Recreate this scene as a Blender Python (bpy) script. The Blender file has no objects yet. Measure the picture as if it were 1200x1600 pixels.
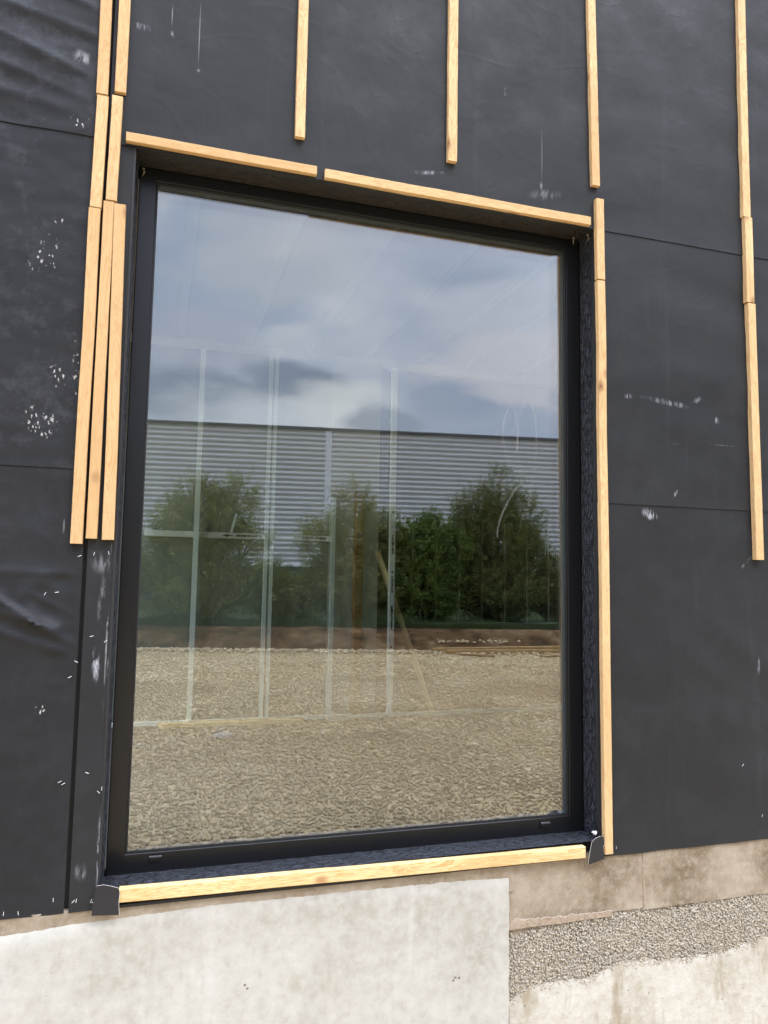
import bpy, bmesh, math, random
import numpy as np
from mathutils import Vector, Matrix, noise
random.seed(7); rng = np.random.default_rng(7)
SC = bpy.context.scene
COL = SC.collection
R_ = math.radians
# ------------------------------------------------------------------ camera
cam = bpy.data.objects.new('camera', bpy.data.cameras.new('camera')); COL.objects.link(cam)
M = Matrix(((0.95542581, -0.04285355, -0.29210459), (-0.294754, -0.08222036, -0.95202936), (0.01678089, 0.99569241, -0.09118671)))
cam.matrix_world = Matrix.Translation((0, 0, 1.7)) @ M.to_4x4()
cam.data.sensor_fit = 'VERTICAL'; cam.data.sensor_height = 36; cam.data.lens = 25.92
cam.data.clip_start = 0.05; cam.data.clip_end = 2000
SC.camera = cam
# ------------------------------------------------------------------ sky, sun, exposure
SUN_EL, SUN_AZ = R_(52), R_(150)       # azimuth clockwise from +Y: sun behind the photographer, to the right
w = bpy.data.worlds.new('World'); SC.world = w; w.use_nodes = True
nt = w.node_tree; nt.nodes.clear()
def wn(t, **k):
    n = nt.nodes.new(t)
    for a, b in k.items(): setattr(n, a, b)
    return n
sky = wn('ShaderNodeTexSky', sky_type='NISHITA', sun_disc=False, sun_elevation=SUN_EL, sun_rotation=SUN_AZ)
tc = wn('ShaderNodeTexCoord')
sc_ = wn('ShaderNodeMapping'); sc_.inputs['Scale'].default_value = (1.0, 1.0, 2.6)
nt.links.new(tc.outputs['Generated'], sc_.inputs['Vector'])
nz = wn('ShaderNodeTexNoise'); nz.inputs['Scale'].default_value = 3.2; nz.inputs['Detail'].default_value = 7; nz.inputs['Roughness'].default_value = .5; nz.inputs['Distortion'].default_value = .35
nt.links.new(sc_.outputs[0], nz.inputs['Vector'])
cr = wn('ShaderNodeValToRGB')
cr.color_ramp.elements[0].position = .33; cr.color_ramp.elements[0].color = (11.2, 12.9, 17.6, 1)
cr.color_ramp.elements[1].position = .68; cr.color_ramp.elements[1].color = (20.5, 21.3, 24.3, 1)
e = cr.color_ramp.elements.new(.5); e.color = (15.5, 16.9, 21.2, 1)
nt.links.new(nz.outputs['Fac'], cr.inputs['Fac'])
cloud = cr.outputs['Color']
# individual clouds low over the horizon: (direction, radius, colour, strength)
nz2 = wn('ShaderNodeTexNoise'); nz2.inputs['Scale'].default_value = 9; nz2.inputs['Detail'].default_value = 6
nt.links.new(sc_.outputs[0], nz2.inputs['Vector'])
for d, r, c, s in (((.02, -.969, .232), .085, (6.6, 8, 11.3), .75), ((.155, -.953, .262), .060, (6.6, 8, 11.3), .75),
                   ((.20, -.948, .250), .038, (7, 8.4, 11.6), .7), ((.24, -.946, .222), .075, (25, 25.3, 26.5), .8),
                   ((.285, -.938, .208), .045, (7.8, 9.2, 12.3), .75), ((.39, -.89, .225), .10, (12, 13.8, 17.5), .5), ((.09, -.97, .205), .08, (21, 22, 24.5), .6),
                   ((.02, -.93, .36), .16, (10.5, 13.2, 18.8), .7), ((.46, -.81, .33), .15, (22, 22.2, 24.5), .5), ((.44, -.85, .285), .085, (22, 20.6, 22.4), .6), ((.05, -.945, .30), .07, (17.5, 16.6, 19.5), .4), ((.13, -.92, .40), .09, (18.5, 19, 21), .55)):
    sub = wn('ShaderNodeVectorMath', operation='SUBTRACT'); nt.links.new(tc.outputs['Generated'], sub.inputs[0]); sub.inputs[1].default_value = d
    mul = wn('ShaderNodeVectorMath', operation='MULTIPLY'); nt.links.new(sub.outputs[0], mul.inputs[0]); mul.inputs[1].default_value = (1, 1, 2.3)
    ln = wn('ShaderNodeVectorMath', operation='LENGTH'); nt.links.new(mul.outputs[0], ln.inputs[0])
    ad = wn('ShaderNodeMath', operation='MULTIPLY_ADD'); nt.links.new(nz2.outputs['Fac'], ad.inputs[0]); ad.inputs[1].default_value = -r * 2.6; nt.links.new(ln.outputs['Value'], ad.inputs[2])
    mr = wn('ShaderNodeMapRange', interpolation_type='SMOOTHSTEP'); nt.links.new(ad.outputs[0], mr.inputs['Value'])
    mr.inputs['From Min'].default_value = r * .25 - r * .9; mr.inputs['From Max'].default_value = r * 1.3 - r * 1.1; mr.inputs['To Min'].default_value = s; mr.inputs['To Max'].default_value = 0
    mx = wn('ShaderNodeMix', data_type='RGBA'); nt.links.new(mr.outputs[0], mx.inputs[0]); nt.links.new(cloud, mx.inputs[6]); mx.inputs[7].default_value = (*c, 1)
    cloud = mx.outputs[2]
mx = wn('ShaderNodeMix', data_type='RGBA'); mx.inputs[0].default_value = .88
nt.links.new(sky.outputs[0], mx.inputs[6]); nt.links.new(cloud, mx.inputs[7])
# an overcast sky is brightest overhead
sx = wn('ShaderNodeSeparateXYZ'); nt.links.new(tc.outputs['Generated'], sx.inputs[0])
zr = wn('ShaderNodeMapRange', interpolation_type='SMOOTHSTEP'); nt.links.new(sx.outputs[2], zr.inputs['Value'])
for k_, v_ in zip(('From Min', 'From Max', 'To Min', 'To Max'), (.49, .82, 1, 3.7)): zr.inputs[k_].default_value = v_
zs = wn('ShaderNodeVectorMath', operation='SCALE'); nt.links.new(mx.outputs[2], zs.inputs[0]); nt.links.new(zr.outputs[0], zs.inputs['Scale'])
bg = wn('ShaderNodeBackground'); bg.inputs['Strength'].default_value = .1
out = wn('ShaderNodeOutputWorld'); nt.links.new(zs.outputs[0], bg.inputs['Color']); nt.links.new(bg.outputs[0], out.inputs['Surface'])
sun = bpy.data.objects.new('sun', bpy.data.lights.new('sun', 'SUN')); COL.objects.link(sun)
sun.data.energy = 1.5; sun.data.angle = R_(18); sun.data.color = (1, .97, .92)
sd = Vector((math.sin(SUN_AZ) * math.cos(SUN_EL), math.cos(SUN_AZ) * math.cos(SUN_EL), math.sin(SUN_EL)))
sun.rotation_euler = sd.to_track_quat('Z', 'Y').to_euler(); sun.location = (5, -20, 30)
SC.view_settings.view_transform = 'Standard'; SC.view_settings.look = 'None'
SC.view_settings.exposure = 0.0; SC.view_settings.gamma = 1
SC.render.engine = 'CYCLES'
SC.cycles.max_bounces = 10; SC.cycles.transparent_max_bounces = 20; SC.cycles.use_denoising = True

# ------------------------------------------------------------------ helpers
def tag(o, label=None, cat=None, group=None, kind=None):
    if label: o['label'] = label
    if cat: o['category'] = cat
    if group: o['group'] = group
    if kind: o['kind'] = kind
    return o
def empty(name, loc=(0, 0, 0), **k):
    o = bpy.data.objects.new(name, None); COL.objects.link(o); o.location = loc; o.empty_display_size = .1
    return tag(o, **k)
def link(name, me, mat=None, parent=None, loc=(0, 0, 0), **k):
    o = bpy.data.objects.new(name, me); COL.objects.link(o); o.location = loc
    if mat:
        me.materials.append(mat)
    if parent: o.parent = parent
    return tag(o, **k)
def obj(name, bm, mat, parent=None, loc=(0, 0, 0), smooth=False, **k):
    bmesh.ops.recalc_face_normals(bm, faces=bm.faces)
    me = bpy.data.meshes.new(name); bm.to_mesh(me); bm.free()
    if smooth: me.polygons.foreach_set('use_smooth', [True] * len(me.polygons))
    return link(name, me, mat, parent, loc, **k)
def box(bm, x0, x1, y0, y1, z0, z1, bevel=0):
    r = bmesh.ops.create_cube(bm, size=1)
    for v in r['verts']:
        v.co = Vector(((x0 + x1) / 2 + v.co.x * (x1 - x0), (y0 + y1) / 2 + v.co.y * (y1 - y0), (z0 + z1) / 2 + v.co.z * (z1 - z0)))
    if bevel:
        es = list({e for v in r['verts'] for e in v.link_edges})
        bmesh.ops.bevel(bm, geom=es, offset=bevel, segments=2, affect='EDGES', profile=.6)
def boxobj(name, mat, dims, parent=None, bevel=0, **k):
    bm = bmesh.new(); box(bm, *dims, bevel=bevel); return obj(name, bm, mat, parent, **k)
def npmesh(name, V, F):
    me = bpy.data.meshes.new(name); V = np.asarray(V, dtype=np.float32); F = np.asarray(F, dtype=np.int32)
    n = F.shape[1]
    me.vertices.add(len(V)); me.vertices.foreach_set('co', V.ravel())
    me.loops.add(F.size); me.loops.foreach_set('vertex_index', F.ravel())
    me.polygons.add(len(F)); me.polygons.foreach_set('loop_start', np.arange(0, F.size, n, dtype=np.int32))
    me.update(calc_edges=True); me.validate()
    return me
def gridmesh(name, nu, nv, fn, thick=None):
    """fn(u,v)->Vector, u,v in 0..1 ; thick: vector to give the sheet a back and rim"""
    V = [fn(i / nu, j / nv) for j in range(nv + 1) for i in range(nu + 1)]
    V = [tuple(v) for v in V]; W = nu + 1
    F = [(j * W + i, j * W + i + 1, (j + 1) * W + i + 1, (j + 1) * W + i) for j in range(nv) for i in range(nu)]
    if thick:
        n0 = len(V); t = thick
        V += [(v[0] + t[0], v[1] + t[1], v[2] + t[2]) for v in V]
        F += [(a + n0, d + n0, c + n0, b + n0) for a, b, c, d in F[:nu * nv]]
        for i in range(nu):
            F.append((i, i + n0, i + 1 + n0, i + 1)); k = nv * W + i; F.append((k, k + 1, k + 1 + n0, k + n0))
        for j in range(nv):
            a, b = j * W, (j + 1) * W; F.append((a, b, b + n0, a + n0)); a += nu; b += nu; F.append((a, a + n0, b + n0, b))
    me = npmesh(name, V, F)
    return me
def smooth(me):
    me.polygons.foreach_set('use_smooth', [True] * len(me.polygons)); me.update(); return me
def tube(bm, pts, rads, seg=8):
    rings = []
    for i, p in enumerate(pts):
        p = Vector(p); d = (Vector(pts[min(i + 1, len(pts) - 1)]) - Vector(pts[max(i - 1, 0)])).normalized()
        a = d.orthogonal().normalized() if abs(d.z) < .99 else Vector((1, 0, 0)); a = (a - d * a.dot(d)).normalized(); b = d.cross(a)
        rings.append([bm.verts.new(p + (a * math.cos(t) + b * math.sin(t)) * rads[i]) for t in [2 * math.pi * k / seg for k in range(seg)]])
    for r0, r1 in zip(rings, rings[1:]):
        for k in range(seg): bm.faces.new((r0[k], r0[(k + 1) % seg], r1[(k + 1) % seg], r1[k]))
    bm.faces.new(rings[0][::-1]); bm.faces.new(rings[-1])

# ------------------------------------------------------------------ material kit
class Mat:
    def __init__(s, name, color=(.5, .5, .5), rough=.6, spec=.5, metal=0):
        s.m = bpy.data.materials.new(name); s.m.use_nodes = True; s.t = s.m.node_tree
        s.p = s.t.nodes['Principled BSDF']; s.out = s.t.nodes['Material Output']
        s.p.inputs['Base Color'].default_value = (*color, 1); s.p.inputs['Roughness'].default_value = rough
        s.p.inputs['Specular IOR Level'].default_value = spec; s.p.inputs['Metallic'].default_value = metal
        s.co = s.n('ShaderNodeTexCoord').outputs['Object']; s.h = None
    def n(s, t, **k):
        x = s.t.nodes.new(t)
        for a, b in k.items(): setattr(x, a, b)
        return x
    def set(s, sock, v):
        if hasattr(v, 'is_linked'): s.t.links.new(v, sock)
        elif isinstance(v, (tuple, list)) and len(v) == 3 and sock.type == 'RGBA': sock.default_value = (*v, 1)
        else: sock.default_value = v
    def map(s, scale=(1, 1, 1), loc=(0, 0, 0), rot=(0, 0, 0), co=None):
        m = s.n('ShaderNodeMapping'); s.set(m.inputs['Vector'], co or s.co)
        m.inputs['Scale'].default_value = scale; m.inputs['Location'].default_value = loc; m.inputs['Rotation'].default_value = rot
        return m.outputs[0]
    def noise(s, scale, detail=4, rough=.5, co=None, dist=0):
        x = s.n('ShaderNodeTexNoise'); s.set(x.inputs['Vector'], co or s.co); x.inputs['Scale'].default_value = scale
        x.inputs['Detail'].default_value = detail; x.inputs['Roughness'].default_value = rough; x.inputs['Distortion'].default_value = dist
        return x.outputs['Fac']
    def vor(s, scale, co=None, feature='F1', out='Distance', rnd=1):
        x = s.n('ShaderNodeTexVoronoi', feature=feature); s.set(x.inputs['Vector'], co or s.co); x.inputs['Scale'].default_value = scale; x.inputs['Randomness'].default_value = rnd
        return x.outputs[out]
    def rng(s, v, a, b, c=0., d=1., smooth=False):
        x = s.n('ShaderNodeMapRange', interpolation_type='SMOOTHSTEP' if smooth else 'LINEAR'); s.set(x.inputs['Value'], v)
        for k, q in zip(('From Min', 'From Max', 'To Min', 'To Max'), (a, b, c, d)): x.inputs[k].default_value = q
        return x.outputs[0]
    def math(s, op, a, b=0.):
        x = s.n('ShaderNodeMath', operation=op); s.set(x.inputs[0], a); s.set(x.inputs[1], b); return x.outputs[0]
    def mix(s, f, a, b, blend='MIX'):
        x = s.n('ShaderNodeMix', data_type='RGBA', blend_type=blend); s.set(x.inputs[0], f); s.set(x.inputs[6], a); s.set(x.inputs[7], b); return x.outputs[2]
    def ramp(s, f, *st):
        x = s.n('ShaderNodeValToRGB'); s.set(x.inputs[0], f); el = x.color_ramp.elements
        while len(el) < len(st): el.new(.5)
        for e_, (p, c) in zip(el, st): e_.position = p; e_.color = (*c, 1)
        return x.outputs[0]
    def color(s, v): s.set(s.p.inputs['Base Color'], v); return s
    def rough(s, v): s.set(s.p.inputs['Roughness'], v); return s
    def bump(s, h, strength=.5, dist=.01):
        b = s.n('ShaderNodeBump'); b.inputs['Strength'].default_value = strength; b.inputs['Distance'].default_value = dist
        s.set(b.inputs['Height'], h)
        if s.h: s.t.links.new(s.h, b.inputs['Normal'])
        s.h = b.outputs[0]; s.t.links.new(s.h, s.p.inputs['Normal']); return s
    def sep(s):
        x = s.n('ShaderNodeSeparateXYZ'); s.set(x.inputs[0], s.co); return x.outputs
    def ell(s, cx, cz, rx, rz, ang=0, edge=.5, warp=None):
        """mask of an ellipse in the wall plane: 1 inside, 0 outside"""
        m = s.map(loc=(0, 0, 0), co=s.co); sub = s.n('ShaderNodeVectorMath', operation='SUBTRACT'); s.set(sub.inputs[0], m); sub.inputs[1].default_value = (cx, 0, cz)
        rt = s.map(rot=(0, R_(ang), 0), co=sub.outputs[0]); ml = s.n('ShaderNodeVectorMath', operation='MULTIPLY'); s.set(ml.inputs[0], rt); ml.inputs[1].default_value = (1 / rx, 0, 1 / rz)
        l = s.n('ShaderNodeVectorMath', operation='LENGTH'); s.set(l.inputs[0], ml.outputs[0]); v = l.outputs['Value']
        if warp is not None: v = s.math('ADD', v, warp)
        return s.rng(v, 1 - edge, 1, 1, 0, True)

# wood -------------------------------------------------------------
def wood(name, c1, c2, c3, knots=True):
    m = Mat(name, rough=.7, spec=.25)
    oi = m.n('ShaderNodeObjectInfo')
    off = m.n('ShaderNodeVectorMath', operation='MULTIPLY_ADD'); m.set(off.inputs[0], m.map()); off.inputs[1].default_value = (1, 1, 1)
    cmb = m.n('ShaderNodeCombineXYZ'); r = m.math('MULTIPLY', oi.outputs['Random'], 37.)
    for i in range(3): m.set(cmb.inputs[i], r)
    m.set(off.inputs[2], cmb.outputs[0]); co = off.outputs[0]
    st = m.map((1, 1, .07), co=co)
    big = m.noise(22, 3, .55, m.map((1, 1, .12), co=co), 1.6)
    bands = m.math('FRACT', m.math('MULTIPLY', big, 9.))
    bands = m.rng(bands, .0, 1., 0, 1)
    fine = m.noise(260, 3, .6, st)
    col = m.mix(m.rng(bands, .45, 1, 0, .85, True), c1, c2)
    col = m.mix(m.rng(fine, .4, .75, 0, .5), col, c2)
    blot = m.noise(5, 3, .5, m.map((1, 1, .35), co=co)); col = m.mix(m.rng(blot, .45, .7, 0, .6), col, c2)
    col = m.mix(m.rng(oi.outputs['Random'], .2, 1, 0, .7), col, c2)
    dirt = m.noise(40, 6, .7, m.map((1, 1, .5), co=co)); col = m.mix(m.rng(dirt, .62, .8, 0, .35), col, (.30, .20, .12))
    if knots:
        kv = m.vor(5.5, m.map((1.3, 1.3, .8), co=co)); kn = m.rng(kv, .030, .055, 1, 0, True)
        col = m.mix(m.rng(kv, .05, .17, .7, 0, True), col, c3); col = m.mix(kn, col, tuple(x * .45 for x in c3))
    m.color(col); m.bump(fine, .25, .002); m.bump(bands, .1, .001)
    return m.m
WOOD = wood('raw_pine', (.69, .495, .265), (.44, .27, .115), (.20, .09, .035))
WOOD_SILL = wood('yellow_spruce', (.72, .54, .28), (.44, .28, .10), (.28, .12, .04))
WOOD_OLD = wood('weathered_timber', (.42, .27, .12), (.30, .17, .07), (.15, .08, .04))

# membrane ---------------------------------------------------------
def membrane():
    m = Mat('black_membrane', (.04, .042, .05), .65, .2)
    big = m.noise(1.3, 5, .6); mid = m.noise(7, 6, .65); fine = m.noise(420, 2, .5)
    col = m.ramp(big, (.3, (.0125, .0135, .0143)), (.7, (.0195, .0207, .0220)))
    col = m.mix(m.rng(mid, .48, .72, 0, .35), col, (.032, .033, .034))
    streak = m.noise(14, 4, .6, m.map((1, 1, .06))); col = m.mix(m.rng(streak, .6, .8, 0, .22), col, (.055, .055, .06))
    col = m.mix(m.rng(fine, .55, .8, 0, .3), col, (.042, .045, .048))
    # greyer dusty left-hand sheets
    x, y, z = m.sep()
    mot = m.noise(16, 7, .7); dl = m.math('MULTIPLY', m.rng(mot, .5, .70, 0, .38), m.rng(x, -.24, -.23, 1, 0)); dl = m.math('MULTIPLY', dl, m.rng(z, 2.0, 2.1, .25, 1))
    col = m.mix(m.rng(x, -.24, -.23, .35, 0), col, (.010, .011, .014)); col = m.mix(dl, col, (.062, .066, .075))
    wn_ = m.math('MULTIPLY', m.math('SUBTRACT', m.noise(13, 4, .6), .5), 1.6)
    # glue dabs torn by feet: small pale flecks in leaf-shaped areas
    ws = m.n('ShaderNodeTexNoise'); m.set(ws.inputs['Vector'], m.co); ws.inputs['Scale'].default_value = 90; ws.inputs['Detail'].default_value = 3
    wsc = m.n('ShaderNodeVectorMath', operation='SCALE'); m.set(wsc.inputs[0], ws.outputs['Color']); wsc.inputs['Scale'].default_value = .016
    wa = m.n('ShaderNodeVectorMath', operation='ADD'); m.set(wa.inputs[0], m.co); m.set(wa.inputs[1], wsc.outputs[0])
    cells = m.vor(66, m.map((1.45, 1, .62), rot=(0, R_(-28), 0), co=wa.outputs[0])); fl = m.rng(cells, .20, .34, 1, 0, True)
    cells2 = m.rng(m.noise(70, 2, .5), .36, .50, 0, 1, True); fl = m.math('MULTIPLY', fl, cells2)
    area = None
    for a in ((-.405, 2.785, .045, .082, -18, .35, wn_), (-.375, 2.912, .026, .016, 0, .4, None), (-.352, 2.36, .04, .045, 0, .5, wn_), (-.39, 2.205, .058, .062, 40, .4, wn_),
              (-.321, 3.276, .036, .034, 0, .5, None), (-.29, 2.40, .012, .14, 4, .6, None), (-.20, 2.33, .01, .2, 0, .8, None), (-.34, 1.26, .022, .02, 0, .5, None)):
        q = m.ell(*a); area = q if area is None else m.math('MAXIMUM', area, q)
    col = m.mix(m.math('MULTIPLY', m.math('MULTIPLY', fl, area), .62), col, (.58, .57, .55))
    # rubbed chalk smears
    br = m.rng(m.noise(60, 5, .7, m.map((1, 1, .22))), .46, .62, 0, 1)
    rub = None
    for a, k in (((-.178, 1.405, .016, .075, 4, .9, None), .95), ((-.136, 1.39, .008, .05, 0, .9, None), .9), ((-.168, 1.60, .018, .13, 0, 1, None), .28),
                 ((-.14, .80, .008, .16, 0, .8, None), .8), ((-.19, .74, .03, .035, 0, 1, None), .35), ((-.17, 1.74, .05, .05, 0, 1, None), .25), ((-.148, 1.55, .004, .35, 0, 1, None), .5),
                 ((-.325, 3.515, .04, .032, -15, .9, None), .5), ((-.132, 3.677, .045, .018, 0, .8, None), .45), ((-.036, 3.675, .03, .02, 0, .8, None), .5), ((-.03, 3.75, .002, .07, 0, .8, None), .4),
                 ((1.318, 3.75, .014, .022, 12, .4, None), .5), ((2.0, 1.997, .05, .028, -20, .6, None), .6),
                 ((1.9, 2.50, .03, .018, 0, .8, wn_), .35), ((2.10, 2.49, .15, .016, -6, .9, wn_), .30), ((2.25, 2.51, .05, .018, 30, .9, wn_), .4), ((2.36, 2.43, .015, .02, 0, .8, None), .6),
                 ((2.14, 2.31, .02, .012, 0, .8, None), .7), ((2.13, 2.09, .03, .010, 50, .9, wn_), .4), ((2.40, 2.32, .10, .005, 0, .9, wn_), .2), ((.98, 3.33, .09, .012, 10, .9, None), .35), ((1.5, 3.33, .10, .03, 10, 1, None), .25),
                 ((2.5, 1.80, .06, .01, 40, .9, None), .3), ((2.55, 1.35, .01, .05, 0, .9, None), .4)):
        q = m.math('MULTIPLY', m.ell(*a), k); rub = q if rub is None else m.math('MAXIMUM', rub, q)
    col = m.mix(m.math('MULTIPLY', rub, br), col, (.50, .52, .56))
    drip = None
    for a, k in (((.069, 3.70, .003, .16, 0, .8, None), .30), ((.071, 3.556, .011, .012, 30, 1, wn_), .4), ((1.487, 3.50, .003, .15, 0, .8, None), .2), ((1.484, 3.365, .008, .02, 0, 1, wn_), .28),
                 ((-.30, 1.86, .004, .03, 0, .5, None), .2)):
        q = m.math('MULTIPLY', m.ell(*a), k); drip = q if drip is None else m.math('MAXIMUM', drip, q)
    col = m.mix(drip, col, (.42, .42, .42))
    cz = m.noise(2.6, 1.5, .4, m.map((1, 1, 1.5), (4, 0, 2), (0, R_(24), 0)), .6); cz = m.math('ABSOLUTE', m.math('SUBTRACT', cz, .5)); cz = m.rng(cz, 0, .06, 1, 0, True)
    cz2 = m.noise(8, 1.5, .4, m.map((1, 1, .5), (9, 0, 2), (0, R_(-35), 0)), .8); cz2 = m.rng(m.math('ABSOLUTE', m.math('SUBTRACT', cz2, .5)), 0, .03, 1, 0, True)
    wv = m.noise(60, 3, .6, m.map((1, 1, .15)))
    m.color(col); m.rough(m.rng(mid, .3, .7, .5, .68)); m.bump(cz, .05, .006); m.bump(m.math('MULTIPLY', cz2, m.rng(big, .45, .6)), .10, .003); m.bump(wv, .18, .002)
    m.bump(m.noise(5, 3, .5), .35, .012); m.bump(mid, .25, .004); m.bump(fine, .2, .0008)
    return m.m
MEMB = membrane()
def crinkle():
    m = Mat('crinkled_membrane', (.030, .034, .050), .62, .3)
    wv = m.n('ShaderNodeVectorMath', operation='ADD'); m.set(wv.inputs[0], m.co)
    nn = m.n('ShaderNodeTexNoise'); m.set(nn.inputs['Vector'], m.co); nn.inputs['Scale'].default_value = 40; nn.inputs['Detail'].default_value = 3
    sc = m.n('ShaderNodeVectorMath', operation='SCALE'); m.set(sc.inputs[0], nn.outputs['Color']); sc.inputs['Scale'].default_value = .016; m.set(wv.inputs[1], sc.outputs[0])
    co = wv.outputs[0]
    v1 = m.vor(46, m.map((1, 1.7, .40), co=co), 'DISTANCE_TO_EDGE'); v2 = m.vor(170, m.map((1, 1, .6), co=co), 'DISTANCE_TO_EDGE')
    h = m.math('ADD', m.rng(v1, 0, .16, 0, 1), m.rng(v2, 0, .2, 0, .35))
    m.color(m.mix(m.rng(v1, .02, .20, .9, 0), m.mix(m.noise(45, 4, .6), (.025, .028, .036), (.080, .088, .112)), (.004, .004, .005)))  # crease shade painted in as dark lines between the cells
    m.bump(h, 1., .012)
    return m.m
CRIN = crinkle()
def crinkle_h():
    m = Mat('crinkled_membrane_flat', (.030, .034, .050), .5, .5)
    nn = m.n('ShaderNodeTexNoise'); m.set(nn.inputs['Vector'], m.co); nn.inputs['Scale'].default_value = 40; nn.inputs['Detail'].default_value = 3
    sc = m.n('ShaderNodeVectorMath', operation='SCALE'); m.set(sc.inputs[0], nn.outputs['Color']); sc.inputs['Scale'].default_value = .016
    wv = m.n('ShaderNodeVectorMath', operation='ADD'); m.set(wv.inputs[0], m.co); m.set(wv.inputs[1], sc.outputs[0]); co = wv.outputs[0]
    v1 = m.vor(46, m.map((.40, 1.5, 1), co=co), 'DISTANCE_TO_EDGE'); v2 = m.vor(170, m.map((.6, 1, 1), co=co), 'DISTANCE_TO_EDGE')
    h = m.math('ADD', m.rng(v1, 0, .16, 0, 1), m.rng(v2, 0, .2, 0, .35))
    m.color(m.mix(m.rng(v1, .02, .20, .85, 0), m.mix(m.noise(45, 4, .6), (.023, .026, .034), (.066, .074, .096)), (.007, .007, .009)))  # fold shade darkened into the colour along the cell edges
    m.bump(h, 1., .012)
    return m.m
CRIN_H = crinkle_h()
HEADL = CRIN_H.copy(); HEADL.name = 'shaded_head_lining'  # sill lining copied darker and browner: head shade put into its colour
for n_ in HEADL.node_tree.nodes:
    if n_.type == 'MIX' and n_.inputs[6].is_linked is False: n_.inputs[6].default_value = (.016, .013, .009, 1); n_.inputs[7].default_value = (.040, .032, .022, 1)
HOOD = Mat('grey_cap_edge', (.07, .07, .075), .4).m  # slightly lighter grey than the frame
LEFTL = Mat('shaded_edge_lining', (.012, .012, .014), .8, .2).m
FLAP = Mat('membrane_flap', (.016, .0165, .018), .6, .35); FLAP.bump(FLAP.noise(60, 4), .3, .002); FLAP = FLAP.m
FLAP_EDGE = Mat('torn_white_fleece', (.72, .70, .68), .8).m
FRAME = Mat('anthracite_aluminium', (.0065, .007, .0078), .30, .34); FRAME.bump(FRAME.noise(900, 2), .06, .0004); FRAME = FRAME.m
GASK = Mat('black_rubber', (.008, .008, .009), .6).m
SPAC = Mat('grey_spacer', (.11, .12, .13), .45, .5); SPAC = SPAC.m
BLACK = Mat('dark_backing', (.012, .012, .013), .8).m
STAPLE = Mat('staple_wire', (.82, .82, .82), .35, .6, .3).m

def glass_mat(name, k0, k1):
    m = Mat(name); t = m.t
    tr = m.n('ShaderNodeBsdfTransparent'); tr.inputs['Color'].default_value = (.945, .972, .955, 1)
    gl = m.n('ShaderNodeBsdfGlossy'); gl.inputs['Roughness'].default_value = 0; gl.inputs['Color'].default_value = (.96, .98, 1, 1)
    fr = m.n('ShaderNodeFresnel'); fr.inputs['IOR'].default_value = 1.5
    f = m.math('MINIMUM', m.math('ADD', m.math('MULTIPLY', fr.outputs[0], k0), k1), .5)
    x = m.n('ShaderNodeMixShader'); m.set(x.inputs[0], f); t.links.new(tr.outputs[0], x.inputs[1]); t.links.new(gl.outputs[0], x.inputs[2])
    t.links.new(x.outputs[0], m.out.inputs['Surface']); return m.m
GLASS = glass_mat('window_glass', 1.0, .085); GLASS_IN = glass_mat('inner_window_glass', .3, .012)
def chalk_mat():
    m = Mat('chalk_smear', (.75, .75, .73), .9); t = m.t
    tr = m.n('ShaderNodeBsdfTransparent'); x = m.n('ShaderNodeMixShader'); m.set(x.inputs[0], m.rng(m.noise(60, 4), .3, .7, .02, .09))
    t.links.new(tr.outputs[0], x.inputs[1]); t.links.new(m.p.outputs[0], x.inputs[2]); t.links.new(x.outputs[0], m.out.inputs['Surface']); return m.m
CHALK = chalk_mat()

# concrete ---------------------------------------------------------
def smooth_conc():
    m = Mat('smooth_pale_concrete', rough=.85, spec=.25); x, y, z = m.sep()
    a = m.noise(2.2, 6, .6); b = m.noise(26, 6, .65); c = m.noise(180, 4, .6)
    col = m.ramp(a, (.3, (.31, .298, .25)), (.55, (.41, .40, .35)), (.75, (.36, .36, .325)))
    col = m.mix(m.rng(b, .42, .68, 0, .6), col, (.475, .47, .425))
    col = m.mix(m.rng(b, .30, .44, .4, 0), col, (.30, .285, .24)); bb = m.noise(6, 8, .7, m.map((1, 1, .6), (2, 0, 5)), 1.); col = m.mix(m.rng(bb, .5, .66, 0, .16), col, (.33, .31, .26))
    st = m.noise(13, 4, .55, m.map((1, 1, .07))); col = m.mix(m.rng(st, .56, .76, 0, .35), col, (.56, .555, .52))
    st2 = m.noise(8, 4, .6, m.map((1, 1, .15), (3, 0, 1))); col = m.mix(m.rng(st2, .6, .8, 0, .3), col, (.25, .225, .175))
    wn_ = m.math('MULTIPLY', m.math('SUBTRACT', m.noise(24, 4, .6), .5), 1.8)
    q = m.ell(.515, .50, .035, .045, 0, .8, wn_); col = m.mix(m.math('MULTIPLY', q, .5), col, (.33, .30, .24))
    pits = m.rng(m.vor(26, rnd=1), .03, .05, 1, 0); pm = m.math('MULTIPLY', pits, m.rng(m.noise(3, 2), .55, .62))
    for cx, cz in ((.348, .520), (.357, .508), (1.12, .44), (1.135, .437), (1.113, .431)):
        pm = m.math('MAXIMUM', pm, m.ell(cx, cz, .006, .0045, 20, .5, m.math('MULTIPLY', wn_, .5)))
    col = m.mix(m.math('MULTIPLY', pm, .8), col, (.12, .10, .08))
    m.color(col); m.bump(b, .25, .004); m.bump(c, .35, .0015); m.bump(m.math('SUBTRACT', 1., pm), .6, .004); return m.m
SMC = smooth_conc()
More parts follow.
